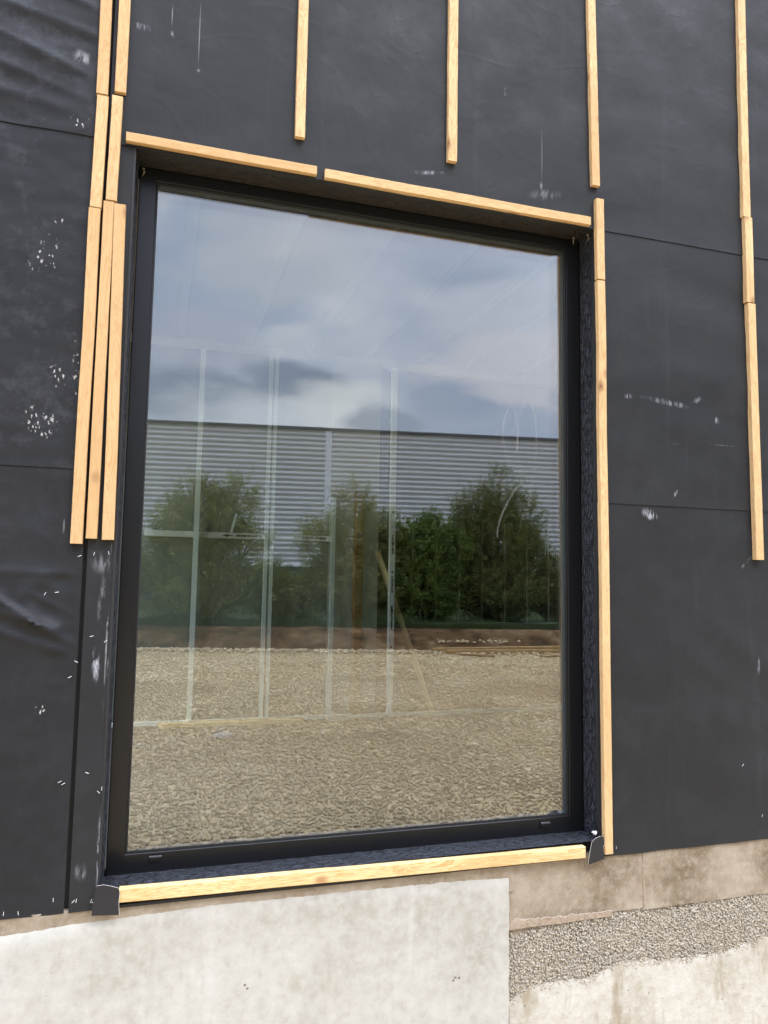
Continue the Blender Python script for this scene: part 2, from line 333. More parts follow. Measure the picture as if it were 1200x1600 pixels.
def rough_conc():
    m = Mat('rough_cream_concrete', rough=.88, spec=.2); x, y, z = m.sep()
    a = m.noise(4, 6, .62); b = m.noise(30, 6, .65); c = m.noise(220, 4, .6)
    col = m.ramp(a, (.32, (.36, .335, .26)), (.6, (.465, .445, .38)))
    col = m.mix(m.rng(b, .4, .7, 0, .6), col, (.545, .535, .48))
    st = m.noise(10, 5, .6, m.map((1, 1, .25), (7, 0, 0), (0, R_(18), 0))); col = m.mix(m.math('MULTIPLY', m.rng(st, .52, .68), m.rng(z, -.12, .2, .1, .8)), col, (.25, .195, .12))
    pits = m.rng(m.vor(42, m.map((1, 1, .62))), .07, .11, 1, 0); pm = m.math('MULTIPLY', pits, m.rng(m.noise(11, 2), .5, .58))
    col = m.mix(m.math('MULTIPLY', pm, .75), col, (.13, .10, .075))
    m.color(col); m.bump(b, .5, .008); m.bump(c, .4, .002); m.bump(m.math('SUBTRACT', 1., pm), .7, .005); return m.m
RFC = rough_conc()
def brown_masonry():
    m = Mat('brown_masonry', rough=.9, spec=.2); x, y, z = m.sep()
    a = m.noise(3, 6, .6); b = m.noise(34, 6, .7); c = m.noise(240, 4, .65)
    col = m.ramp(a, (.38, (.165, .128, .082)), (.5, (.25, .205, .145)), (.62, (.33, .285, .215)))
    col = m.mix(m.rng(b, .45, .7, 0, .5), col, (.40, .355, .28))
    wn_ = m.math('MULTIPLY', m.math('SUBTRACT', m.noise(9, 5, .6), .5), 1.6)
    lt = m.ell(2.32, .49, .37, .085, 2, .25, wn_); lt2 = m.ell(1.86, .45, .13, .05, -10, .6, wn_); lt = m.math('MAXIMUM', lt, m.math('MULTIPLY', lt2, .6))
    pt = m.rng(m.noise(18, 5, .6), .4, .6, .55, 1); col = m.mix(m.math('MULTIPLY', m.math('MULTIPLY', lt, pt), 1.), col, (.50, .455, .38))
    sp = m.rng(m.noise(90, 3, .6), .60, .72, 0, .6); col = m.mix(m.math('MULTIPLY', sp, m.rng(lt, 0, 1, .35, 1)), col, (.50, .45, .38))
    m.color(col); m.bump(b, .45, .006); m.bump(c, .45, .002); return m.m
BRM = brown_masonry()
MORT = Mat('crumbled_mortar', (.40, .33, .24), .92, .2); MORT.color(MORT.mix(MORT.noise(60, 5), (.17, .12, .08), (.44, .37, .28))); MORT.bump(MORT.noise(120, 5), .6, .005); MORT = MORT.m
def agg_mat():
    m = Mat('no_fines_concrete', rough=.85, spec=.3)
    oi = m.noise(75, 2, .5); a = m.noise(6, 4, .6)
    col = m.ramp(oi, (.3, (.31, .27, .205)), (.5, (.385, .345, .27)), (.72, (.46, .42, .34)))
    col = m.mix(m.rng(a, .48, .7, 0, .5), col, (.40, .345, .26))
    m.color(col); m.bump(m.noise(500, 3), .3, .0015); return m.m
AGG = agg_mat()
AGG_BASE = Mat('aggregate_matrix', (.22, .20, .165), .95, .1); AGG_BASE.color(AGG_BASE.mix(AGG_BASE.noise(50, 5), (.26, .22, .165), (.46, .41, .33))); AGG_BASE.bump(AGG_BASE.noise(150, 5), .8, .008); AGG_BASE = AGG_BASE.m

# ------------------------------------------------------------------ the ground and the yard behind the photographer
GZ = -.2
YG = 2.8
def edgeY(x): return 5.6 - (20.15 - .22 * (x + .3))     # where the gravel meets the earth bank
def gravel():
    m = Mat('beige_gravel', rough=.95, spec=.15); x, y, z = m.sep()
    a = m.noise(.9, 5, .6); b = m.vor(17, out='Color'); h = m.vor(17); h2 = m.vor(40)
    bw = m.n('ShaderNodeRGBToBW'); m.set(bw.inputs[0], b)
    col = m.mix(m.rng(bw.outputs[0], .1, .9), (.30, .205, .10), (.68, .51, .28))
    col = m.mix(m.rng(a, .42, .68, 0, .45), col, (.40, .28, .13))
    col = m.mix(m.rng(m.noise(.35, 3), .45, .7, 0, .4), col, (.72, .60, .40))
    # patch of brown soil trodden into the gravel
    sub = m.n('ShaderNodeVectorMath', operation='SUBTRACT'); m.set(sub.inputs[0], m.co); sub.inputs[1].default_value = (6.9, -6.4, GZ)
    ml = m.n('ShaderNodeVectorMath', operation='MULTIPLY'); m.set(ml.inputs[0], sub.outputs[0]); ml.inputs[1].default_value = (.6, .9, 0)
    l = m.n('ShaderNodeVectorMath', operation='LENGTH'); m.set(l.inputs[0], ml.outputs[0]); v = m.math('ADD', l.outputs['Value'], m.math('MULTIPLY', m.noise(2.5, 4), -1.))
    col = m.mix(m.rng(v, .1, .7, .6, 0, True), col, (.34, .20, .09))
    m.color(col); m.bump(h2, .6, .012); m.bump(m.noise(60, 4), .5, .01); return m.m
GRAV = gravel()
me = gridmesh('gravel_ground', 90, 90, lambda u, v: (math.copysign(abs(2 * u - 1) ** 3 * 400, 2 * u - 1), math.copysign(abs(2 * v - 1) ** 3 * 400, 2 * v - 1), GZ))
link('gravel_ground', me, GRAV, kind='structure')
# loose stones lying on the gravel
ico = bmesh.new(); bmesh.ops.create_icosphere(ico, subdivisions=1, radius=1); bmesh.ops.triangulate(ico, faces=ico.faces)
IV = np.array([v.co[:] for v in ico.verts]); IF = np.array([[v.index for v in f.verts] for f in ico.faces]); ico.free()
def stones(P, S, name, mat, squash=.6, **k):
    n = len(P)
    ang = rng.uniform(0, 2 * np.pi, n); sx = S * rng.uniform(.8, 1.5, n); sy = S * rng.uniform(.6, 1.0, n); sz = S * rng.uniform(.45, .9, n) * squash / .6
    V = IV[None] * (1 + rng.uniform(-.22, .22, (n, len(IV), 1))); V = V * np.stack([sx, sy, sz], 1)[:, None]
    t = rng.uniform(-.5, .5, n); c, s = np.cos(t)[:, None], np.sin(t)[:, None]; y = V[..., 1] * c - V[..., 2] * s; z = V[..., 1] * s + V[..., 2] * c
    c, s = np.cos(ang)[:, None], np.sin(ang)[:, None]; X = V[..., 0] * c - y * s; Y = V[..., 0] * s + y * c
    V = np.stack([X, Y, z], -1) + P[:, None]
    F = IF[None] + (np.arange(n) * len(IV))[:, None, None]
    me = npmesh(name, V.reshape(-1, 3), F.reshape(-1, 3)); smooth(me); return link(name, me, mat, **k)
def stone_mat():
    m = Mat('loose_stone', rough=.9, spec=.2); a = m.noise(16, 2, .5); b = m.noise(90, 4)
    col = m.ramp(a, (.30, (.34, .24, .125)), (.48, (.60, .46, .265)), (.68, (.82, .69, .45)))
    col = m.mix(m.rng(b, .4, .7, 0, .4), col, (.46, .34, .18)); pt = m.noise(.8, 4, .6); col = m.mix(m.rng(pt, .5, .68, 0, .55), col, (.36, .27, .15)); col = m.mix(m.rng(pt, .30, .46, .5, 0), col, (.74, .62, .42)); m.color(col); return m.m
STO = stone_mat()
def scatter(n, x0, x1, y0, y1, s0, s1):
    P = np.stack([rng.uniform(x0, x1, n), rng.uniform(y0, y1, n), np.full(n, GZ + .008)], 1); S = rng.uniform(s0, s1, n); return P, S
parts = [scatter(30000, -1.2, 6.2, -3.6, .2, .006, .017), scatter(1500, -1.2, 6.2, -3.6, .2, .016, .036), scatter(24000, -1.5, 10.5, -8.4, -3.6, .008, .022), scatter(10000, -2, 13, -14, -8.4, .015, .035)]
n = 2200; xs = rng.uniform(-3, 14, n); ey = np.array([edgeY(x) for x in xs]); parts.append((np.stack([xs, ey + np.abs(rng.normal(0, .35, n)) - .12, np.full(n, GZ + .03)], 1), rng.uniform(.02, .075, n) * rng.uniform(.5, 1, n)))
P = np.concatenate([p[0] for p in parts]); S = np.concatenate([p[1] for p in parts])
keep = ~((P[:, 1] > edgeY(0) - 99) & (P[:, 1] < np.array([edgeY(x) for x in P[:, 0]]) - .25)); P, S = P[keep], S[keep]
stones(P, S, 'loose_stones', STO, kind='stuff', label='pale beige crushed stones strewn over the yard ground', cat='stones')
# earth bank and the grass behind
def earth():
    m = Mat('brown_earth', rough=.95, spec=.1); a = m.noise(1.6, 6, .65); b = m.noise(9, 6, .7)
    col = m.ramp(a, (.35, (.045, .026, .012)), (.5, (.14, .078, .034)), (.68, (.28, .18, .095)))
    m.color(m.mix(m.rng(b, .5, .72, 0, .5), col, (.22, .15, .09))); m.bump(b, .9, .08); return m.m
def bankpt(u, v):
    x = -14 + u * 44; e = edgeY(x); t = v * 1.9; h = .58 * (1 - (1 - min(1, t / 1.5)) ** 2) if t < 1.5 else .58
    h += .05 * noise.noise((x * 1.3, t * 3, 0)) * min(1, t * 3) + .02 * noise.noise((x * 6, t * 6, 3))
    return (x, e - t + .12 * noise.noise((x * .9, 5, 1)), GZ - .04 + h)
link('earth_bank', smooth(gridmesh('earth_bank', 260, 14, bankpt)), earth(), kind='structure')
gm = Mat('rough_grass_soil', rough=.95, spec=.1); gm.color(gm.mix(gm.noise(3, 5), (.018, .028, .010), (.045, .06, .02))); gm.bump(gm.noise(30, 4), .8, .05)
link('grass_field', gridmesh('grass_field', 44, 10, lambda u, v: (-60 + u * 150, edgeY(-60 + u * 150) - 1.7 - v * 60, .375)), gm.m, kind='structure')
# grass blades along the top of the bank
n = 26000; x = rng.uniform(-3, 14.5, n); t = 1.35 + np.abs(rng.normal(0, .7, n)); h = rng.uniform(.08, .30, n) * (1 + .6 * np.sin(x * 1.7) * np.sin(x * .6 + 1))
y = np.array([edgeY(q) for q in x]) - t; a = rng.uniform(0, np.pi, n); wd = .007
base = np.stack([x, y, np.full(n, .34)], 1); dx = np.stack([np.cos(a), np.sin(a), 0 * a], 1) * wd
lean = np.stack([rng.normal(0, .05, n), rng.normal(0, .05, n), h], 1)
V = np.stack([base - dx, base + dx, base + lean], 1).reshape(-1, 3)
ga = Mat('grass_blade', rough=.6, spec=.3); ga.color(ga.mix(ga.noise(2.5, 3), (.03, .052, .014), (.09, .12, .035)))
link('verge_grass', npmesh('verge_grass', V, np.arange(3 * n).reshape(-1, 3)), ga.m, kind='stuff', label='uncut green grass along the top of the brown earth bank', cat='grass')

# trees --------------------------------------------------------------
def leafmat(name, c0, c1, c2):
    m = Mat(name, rough=.55, spec=.35); geo = m.n('ShaderNodeNewGeometry'); pos = geo.outputs['Position']
    a = m.noise(1.8, 3, .55, pos); b = m.noise(23, 2, .5, pos); col = m.mix(m.rng(a, .35, .66), c0, c1); col = m.mix(m.rng(b, .45, .7, 0, .7), col, c2)
    m.color(col); t = m.t
    tl = m.n('ShaderNodeBsdfTranslucent'); m.set(tl.inputs['Color'], col); x = m.n('ShaderNodeMixShader'); x.inputs[0].default_value = .28
    t.links.new(m.p.outputs[0], x.inputs[1]); t.links.new(tl.outputs[0], x.inputs[2]); t.links.new(x.outputs[0], m.out.inputs['Surface']); return m.m
LF_WIL = leafmat('willow_leaf', (.09, .115, .03), (.21, .225, .06), (.40, .40, .14))
LF_GRN = leafmat('fresh_leaf', (.055, .09, .018), (.135, .19, .035), (.25, .32, .07))
LF_DRK = leafmat('dark_leaf', (.07, .09, .022), (.17, .185, .05), (.30, .31, .10))
bk = Mat('bark', rough=.9); bk.color(bk.mix(bk.noise(20, 4), (.05, .038, .028), (.13, .10, .075))); bk.bump(bk.noise(60, 4), .6, .01); BARK = bk.m
def tree(name, x, y, lobes, nshoot, mat, label, cat='tree', leaf=(.085, .011), up=.8, shoot=.55, group='trees and shrubs before the grey warehouse'):
    """lobes: (dx, dz, rx, rz) relative to the base; every shoot starts in a lobe and carries narrow leaves"""
    zb = .36; root = empty(name, (x, y, zb), label=label, cat=cat, group=group)
    vol = np.array([l[2] * l[2] * l[3] for l in lobes]); k = rng.choice(len(lobes), nshoot, p=vol / vol.sum())
    L = np.array(lobes)[k]; d = rng.normal(size=(nshoot, 3)); d /= np.linalg.norm(d, axis=1)[:, None]; r = rng.uniform(.25, 1, nshoot) ** .5
    C = np.stack([L[:, 0] + d[:, 0] * r * L[:, 2], d[:, 1] * r * L[:, 2] * .8, L[:, 1] + d[:, 2] * r * L[:, 3]], 1); C[:, 2] = np.abs(C[:, 2])
    # irregular outline: drop shoots by a low-frequency noise, more at the rim
    kp = np.array([noise.noise((c[0] * 1.9 + x, c[1] * 1.9, c[2] * 1.9)) + .50 - .34 * q > rng.uniform(-.25, .12) for c, q in zip(C, r)]); C, d = C[kp], d[kp]
    nl = 30; m_ = len(C); D = d * .6 + np.array([0, 0, up]) + rng.normal(0, .3, (m_, 3)); D /= np.linalg.norm(D, axis=1)[:, None]; sl = shoot * rng.uniform(.5, 1.25, m_)
    t = rng.uniform(0, 1, (m_, nl)); Pn = C[:, None] + D[:, None] * (t * sl[:, None])[..., None] + rng.normal(0, .035, (m_, nl, 3))
    ld = D[:, None] * .5 + rng.normal(0, .65, (m_, nl, 3)) + np.array([0, 0, -.1]); ld /= np.linalg.norm(ld, axis=2)[..., None]
    sd_ = np.cross(ld, rng.normal(size=(m_, nl, 3))); sd_ /= np.linalg.norm(sd_, axis=2)[..., None]
    ll = leaf[0] * rng.uniform(.6, 1.4, (m_, nl, 1)); lw = leaf[1] * rng.uniform(.8, 1.3, (m_, nl, 1))
    V = np.stack([Pn, Pn + ld * ll * .45 + sd_ * lw, Pn + ld * ll, Pn + ld * ll * .45 - sd_ * lw], 2).reshape(-1, 3)
    link('crown', npmesh('crown', V, np.arange(len(V)).reshape(-1, 4)), mat, root)
    bm = bmesh.new(); tb = .05 * max(l[1] for l in lobes) / 3
    for i, l in enumerate(lobes):
        b = Vector((rng.uniform(-.15, .15) + l[0] * .15, rng.uniform(-.1, .1), -.1)); e_ = Vector((l[0], rng.uniform(-.2, .2), l[1] + l[3] * .7)); md = b.lerp(e_, .5) + Vector((rng.uniform(-.1, .1), rng.uniform(-.1, .1), 0))
        tube(bm, [b, md, e_], [tb * 1.6, tb, tb * .25], 7)
        for q in range(6):
            s_ = md.lerp(e_, rng.uniform(0, .8)); ee = s_ + Vector((rng.uniform(-1, 1) * l[2], rng.uniform(-.5, .5) * l[2], rng.uniform(.3, .8) * l[3])); tube(bm, [s_, s_.lerp(ee, .5), ee], [tb * .5, tb * .3, tb * .1], 5)
    obj('trunk', bm, BARK, root, smooth=True)
    return root
TY = 5.6 - 22
tree('willow_tree', 1.1, TY, [(0, 1.0, 1.55, 1.1), (-.1, 2.4, 1.15, 1.1), (-.15, 3.4, .6, .75), (1.1, 3.2, .62, 1.0), (-1.1, 1.9, .6, .7), (1.5, 1.6, .7, 1.2), (1.9, .8, .8, .8), (.4, 2.6, 1.0, 1.2), (.95, 3.9, .22, .35), (.3, 3.9, .2, .3)], 4000, LF_WIL,
     'broad bushy willow reflected at the left of the pane, with two tops')
tree('willow_tree', 5.8, TY + .1, [(0, 1.0, 1.4, 1.1), (0, 2.3, 1.0, 1.1), (-.05, 3.4, .52, .85), (-1.05, 2.2, .7, .7), (.85, 2.4, .6, 1.0), (1.1, 1.2, .6, 1.0), (1.6, .8, .7, .8), (1.3, 2.2, .5, .8)], 3600, LF_WIL,
     'slim pointed willow reflected in the middle, behind the brown timber post')
tree('leafy_shrub', 8.1, TY + .3, [(-.6, .9, .8, 1.0), (.2, 1.0, .9, 1.0), (-.3, 2.3, .75, .85), (.75, 2.2, .65, .8), (.1, 2.8, .4, .5)], 2500, LF_GRN,
     'bright green shrub low between the middle and right willows', 'shrub', (.075, .019), .45, .4)
tree('dark_willow_tree', 10.7, TY - .1, [(0, 1.0, 1.5, 1.1), (0, 2.4, 1.25, 1.2), (-.7, 3.4, .75, .9), (.15, 4.2, .48, .75), (.9, 3.2, .6, .9), (1.3, 1.9, .6, .9), (-1.3, 2.4, .5, .9), (-1.7, 1.2, .7, 1.0)], 5600, LF_DRK,
     'tallest dark willow reflected at the right of the pane')
tree('leafy_shrub', 12.9, TY, [(0, .8, .8, .8), (-.3, 1.5, .5, .7), (.6, 1.3, .5, .6)], 1100, LF_DRK,
     'low dark shrub at the right edge of the reflection', 'shrub', (.075, .016), .4, .35)
tree('leafy_shrub', -1.3, TY, [(0, .9, .9, .9), (.3, 1.7, .6, .7)], 1100, LF_WIL,
     'low shrub at the far left edge of the reflection', 'shrub')
tree('leafy_shrub', 3.8, TY + .2, [(0, .65, 1.0, .65), (-.4, 1.1, .5, .5), (.5, 1.05, .5, .5)], 1500, LF_WIL,
     'low olive shrub filling the gap between the left and middle willows', 'shrub', (.075, .014), .4, .3)

# warehouse -----------------------------------------------------------
wh = empty('warehouse', (0, 5.6 - 45, .35), label='long grey warehouse clad in horizontal corrugated metal, reflected in the pane', cat='warehouse')
wh.rotation_euler.z = math.atan2(.15097625, .98853739)
cm = Mat('corrugated_steel', (.6, .6, .6), .5, .5, .0); cm.color(cm.mix(cm.noise(.6, 4), (.55, .54, .515), (.61, .60, .57)))
cb = Mat('dark_plinth', (.055, .06, .07), .8); tr = Mat('light_trim', (.78, .78, .78), .5); cp = Mat('dark_coping', (.10, .105, .11), .5); rb = Mat('roof_sheet', (.3, .3, .3), .7)
V = []; z = 2.45 - .35; pr = []
while z < 10.35:
    pr += [(0, z), (0, z + .13), (.075, z + .19), (.075, z + .24)]; z += .305      # proud band then recess
L0, L1 = -22, 48
def clad(name, a, b):
    V = []; F = []
    for p in pr: V += [(a, -p[0], p[1]), (b, -p[0], p[1])]
    for i in range(len(pr) - 1): F.append((2 * i, 2 * i + 1, 2 * i + 3, 2 * i + 2))
    link(name, npmesh(name, V, F), cm.m, wh)
clad('corrugated_cladding', L0, 9.68); clad('corrugated_cladding', 10.02, L1)
boxobj('joint_trim', tr.m, (9.66, 10.04, -.10, .035, 4.2, 10.35), wh, .01)
boxobj('joint_trim', tr.m, (9.68, 10.02, -.10, .01, 2.1, 4.2), wh)
boxobj('coping', cp.m, (L0, L1, -.4, .09, 10.35, 10.52), wh, .02)
boxobj('plinth', cb.m, (L0, L1, -.3, -.02, -.5, 2.02), wh); boxobj('flashing', Mat('white_flashing', (.7, .7, .7), .4).m, (L0, L1, -.25, .07, 2.03, 2.12), wh)
boxobj('building_body', rb.m, (L0 + .05, L1 - .05, -26, -.42, -.5, 10.2), wh)

# planks and rubble at the foot of the bank
def plank(name, p0, p1, w_, h_, mat, parent=None, nseg=24, wob=.004, **k):
    """sawn timber of section w_ x h_, length along local z, object origin at p0"""
    p0 = Vector(p0); p1 = Vector(p1); L = (p1 - p0).length; bm = bmesh.new(); rings = []; sd0 = random.uniform(0, 99); b = min(w_, h_) * .07
    sec = [(-w_ / 2 + b, -h_ / 2), (w_ / 2 - b, -h_ / 2), (w_ / 2, -h_ / 2 + b), (w_ / 2, h_ / 2 - b), (w_ / 2 - b, h_ / 2), (-w_ / 2 + b, h_ / 2), (-w_ / 2, h_ / 2 - b), (-w_ / 2, -h_ / 2 + b)]
    for i in range(nseg + 1):
        t = i / nseg; ox = wob * noise.noise((t * 2.1 * L, sd0, 0)); oy = wob * .4 * noise.noise((t * 2.1 * L, sd0, 9))
        tz = L * t + (random.uniform(-.0015, .0015) if i in (0, nseg) else 0)
        rings.append([bm.verts.new((x_ + ox + .0006 * noise.noise((t * 40 * L, j, sd0)), y_ + oy, tz)) for j, (x_, y_) in enumerate(sec)])
    for a, c in zip(rings, rings[1:]):
        for j in range(8): bm.faces.new((a[j], a[(j + 1) % 8], c[(j + 1) % 8], c[j]))
    bm.faces.new(rings[0][::-1]); bm.faces.new(rings[-1])
    o = obj(name, bm, mat, parent, p0, **k); o.rotation_euler = (p1 - p0).to_track_quat('Z', 'Y').to_euler(); return o
SOFT = wood('yellow_scaffold_board', (.50, .34, .15), (.38, .23, .09), (.2, .1, .05))
plank('timber_beam', (7.3, 5.6 - 18.05, GZ + .06), (13.2, 5.6 - 17.2, GZ + .07), .14, .10, SOFT, label='long yellow timber beam on the gravel before the earth bank, the nearer of two', cat='timber beam', group='timber beams by the bank')
plank('timber_beam', (7.0, 5.6 - 18.3, GZ + .09), (12.8, 5.6 - 17.45, GZ + .2), .12, .09, SOFT, label='long yellow timber beam lying behind and above its twin at the bank', cat='timber beam', group='timber beams by the bank')
plank('broken_board', (7.5, 5.6 - 17.7, GZ + .03), (8.1, 5.6 - 16.9, GZ + .05), .1, .04, WOOD_OLD, label='short weathered board end lying askew on gravel beside the beams', cat='board')
plank('broken_board', (9.4, 5.6 - 16.9, GZ + .03), (11, 5.6 - 16.7, GZ + .04), .1, .04, WOOD_OLD, label='longer thin weathered board lying before the two beams', cat='board')
# pale rubble half way up the bank
k = 60; xs = rng.uniform(7.3, 9.8, k); P = np.stack([xs, np.array([edgeY(q) for q in xs]) - rng.uniform(.35, .6, k), np.full(k, .02) + rng.uniform(0, .06, k)], 1)
stones(P, rng.uniform(.02, .07, k), 'pale_rubble', STO, .6, kind='stuff', label='pale rubble pieces on the brown earth bank above the beams', cat='rubble')

# ------------------------------------------------------------------ the building
WY = 2.66
bld = empty('building', (0, 0, 0), label='timber frame building wrapped in black wind membrane around the large window', cat='building')
XL, XR, ZT = -3.2, 4.6, 5.2; OX0, OX1, OZ0, OZ1 = -.135, 1.75, .66, 3.222
shell = Mat('sheathing_board', (.022, .020, .018), .9).m
for nm, d in (('sheathing_board', (XL, OX0 - .01, WY + .022, 2.9, .625, ZT)), ('sheathing_board', (OX1 + .01, XR, WY + .022, 2.9, .625, ZT)),
              ('sheathing_board', (OX0 - .01, OX1 + .01, WY + .022, 2.9, OZ1 + .01, ZT)), ('sheathing_board', (OX0 - .01, OX1 + .01, WY + .04, 2.9, .622, OZ0 - .004))):
    boxobj(nm, shell, d, bld)

def seg(px, pz, ax, az, bx, bz):
    dx, dz = bx - ax, bz - az; t = max(0, min(1, ((px - ax) * dx + (pz - az) * dz) / (dx * dx + dz * dz)))
    return math.hypot(px - ax - t * dx, pz - az - t * dz), t
FOLDS = [(-.56, 1.66, -.24, 1.46, .026, .012), (-.56, 1.60, -.30, 1.52, .018, .011), (-.60, 1.71, -.25, 1.70, .014, .007), (-.40, 1.64, -.25, 1.56, .010, .012), (-.5, 1.52, -.26, 1.44, .014, .014), (-.42, 1.63, -.36, 1.56, .008, .008),
         (-.60, 3.55, -.28, 3.44, .014, .022), (-.60, 3.66, -.26, 3.60, .012, .022), (-.60, 3.44, -.30, 3.36, .010, .018), (-.7, 3.36, -.3, 3.30, .006, .02), (-.6, 3.78, -.27, 3.70, .012, .02)]
def hmemb(x, z):
    """how far the membrane stands off its board, in metres"""
    h = .0022 * noise.noise((x * 3.1, z * 2.3, 0)) + .0010 * noise.noise((x * 9, z * 9, 4))
    if x < -.2:
        e = min(1, max(0, (-.24 - x) / .06)); top = 1 if z > 3.23 else .55
        h += e * top * (.006 * noise.noise((x * 3.5 + z * 1.2, z * 7.5, 11)) + .004 * noise.noise((x * 9 + z * 5, z * 20, 2)))
        for ax, az, bx, bz, a, wd in FOLDS:
            if abs(z - (az + bz) / 2) < .35:
                d_, t = seg(x, z, ax, az, bx, bz); s_ = math.exp(-d_ / wd) if d_ < wd * 6 else 0
                h += e * a * s_ * (1 - .35 * t)
        if 1.44 < z < 1.70: h += e * .009 * noise.noise((x * 14, z * 14, 20))
    else:
        h += .0035 * noise.noise((x * 2.2 + z * .9, z * 5 - x, 31))
        if x > 1.85: h += .0040 * noise.noise((x * 1.3 + z * 1.5, z * 6 + x * 1.2, 8)) * min(1, (x - 1.85) * 3)
        if z < 1.95 and x > 1.8: # soft diagonal sag lower right
            d_, t = seg(x, z, 1.95, 1.75, 2.75, 1.25); h += .003 * math.exp(-(d_ / .05) ** 2); d_, t = seg(x, z, 1.85, 1.05, 2.7, .85); h += .0015 * math.exp(-(d_ / .06) ** 2)
            d_, t = seg(x, z, 2.05, 1.5, 2.9, .95); h += .002 * math.exp(-(d_ / .04) ** 2)
    return h
def sheet(x0, x1, z0, z1, off, step=.016, wavy=(0, 0), name='membrane_sheet', label=None, edge=None):
    nu = max(2, int((x1 - x0) / step)); nv = max(2, int((z1 - z0) / step))
    def f(u, v):
        x = x0 + u * (x1 - x0); zb, zt = z0 + wavy[0] * noise.noise((x * 5, 1, 0)), z1
        if edge and v == 0: x += 0
        z = zb + v * (zt - zb); h = hmemb(x, z)
        rim = min(1, (z - zb) / .02, (zt - z) / .02); 
        return (x, WY - off - h - .0005 * (1 - rim), z)
    me = gridmesh(name, nu, nv, f, (0, .0012, 0)); smooth(me)
    o = link(name, me, MEMB, bld)
    md = o.modifiers.new('e', 'EDGE_SPLIT'); md.split_angle = R_(60)
    if label: o['label'] = label
    return o
S_up = sheet(-.226, 3.3, 3.219, 4.75, .006, .022)
sheet(3.3, XR, 3.219, ZT, .008, .06)
sheet(-.226, 3.3, 4.74, ZT, .009, .06)
S_r2 = sheet(OX1 - .012, 3.3, 2.034, 3.24, .003, .018)
S_r3 = sheet(OX1 - .012, 3.3, .612, 2.055, .000, .018, (.006, 0))
sheet(3.29, XR, .612, 3.24, .004, .06)
S_l1 = sheet(-1.1, -.236, .618, 2.075, .000, .011, (.008, 0), label='creased membrane sheet with a folded loose flap, staples along its foot')
S_l2 = sheet(-1.1, -.236, 2.054, 3.25, .003, .012)
S_l3 = sheet(-1.1, -.236, 3.229, 4.75, .006, .012)
sheet(XL, -1.09, .612, ZT, .004, .06)
sheet(-1.1, -.236, 4.74, ZT, .009, .04)
# narrow strip left of the window, wrapped into the reveal
S_st = sheet(-.222, OX0 + .002, .617, 3.245, .002, .0105, (.006, 0), 'membrane_strip')
S_st['label'] = 'narrow membrane strip rubbed with white chalk beside the window'
# reveal linings
def lining(name, a, b, c, na, nb, mat, nrm, amp=.0045):
    """a corner, b,c edge vectors"""
    a, b, c, nrm = map(Vector, (a, b, c, nrm))
    def f(u, v):
        p = a + b * u + c * v; k_ = min(1, u * 4, 1) * min(1, (1 - u) * 3 + .2)
        return p + nrm * (amp * (noise.noise(p * 22) + .5 * noise.noise(p * 60)) * k_)
    me = gridmesh(name, na, nb, f); smooth(me); return link(name, me, mat, bld)
FY = 2.786
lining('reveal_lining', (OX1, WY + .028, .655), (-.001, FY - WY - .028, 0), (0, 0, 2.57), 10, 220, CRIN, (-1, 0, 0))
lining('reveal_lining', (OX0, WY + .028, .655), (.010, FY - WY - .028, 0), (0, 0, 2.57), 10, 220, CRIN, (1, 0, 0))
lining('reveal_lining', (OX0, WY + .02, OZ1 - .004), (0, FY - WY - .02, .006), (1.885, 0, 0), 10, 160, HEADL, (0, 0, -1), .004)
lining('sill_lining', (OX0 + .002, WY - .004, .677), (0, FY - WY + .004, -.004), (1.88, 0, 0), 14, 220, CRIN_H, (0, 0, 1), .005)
# smooth membrane edge folded round the reveal corner
for x0, x1, s in ((OX1 - .004, OX1 + .004, 1), (OX0 - .004, OX0 + .004, -1)):
    boxobj('folded_membrane_edge', FLAP, (x0, x1, WY - .004, WY + .032, .67, 3.218), bld, .0015)
boxobj('folded_membrane_edge', FLAP, (OX0 + .006, OX1 - .006, WY - .005, WY + .028, OZ1 - .004, OZ1 + .004), bld, .0015)
# torn flaps at the two sill corners
def flap(pts, y, name, label, curl):
    bm = bmesh.new(); c = Vector((sum(p[0] for p in pts) / len(pts), y, sum(p[1] for p in pts) / len(pts)))
    vs = [bm.verts.new((p[0], y - curl * p[2], p[1])) for p in pts]; bm.faces.new(vs)
    r = bmesh.ops.extrude_face_region(bm, geom=bm.faces[:]); 
    for v in r['geom']:
        if isinstance(v, bmesh.types.BMVert): v.co.y += .0015
    o = obj(name, bm, FLAP, bld, label=label)
    bm = bmesh.new(); tube(bm, [(p[0], y - curl * p[2] - .0005, p[1] + .0005) for p in pts if len(p) > 3], [.00045] * sum(len(p) > 3 for p in pts), 5); obj('torn_edge', bm, FLAP_EDGE, o)
flap([(-.150, .611, 0), (-.149, .64, 0), (-.146, .672, 0), (-.138, .702, .2, 1), (-.118, .704, .6, 1), (-.095, .698, .8, 1), (-.071, .690, 1, 1), (-.067, .675, 1, 1), (-.069, .648, 1, 1), (-.066, .606, 1, 1), (-.10, .608, .5)], 2.632, 'corner_flap', 'torn membrane flap lapping over the left end of the sill batten', .004)
flap([(1.665, .600, 1, 1), (1.672, .640, 1, 1), (1.683, .686, 1, 1), (1.70, .698, .8, 1), (1.722, .703, .5, 1), (1.742, .700, 0, 1), (1.744, .668, 0, 1), (1.738, .66, 0, 1), (1.744, .615, 0), (1.70, .607, .6)], 2.632, 'corner_flap', 'torn membrane flap with white edge at the right end of the sill batten', .006)
bm = bmesh.new(); bmesh.ops.create_icosphere(bm, subdivisions=3, radius=1)
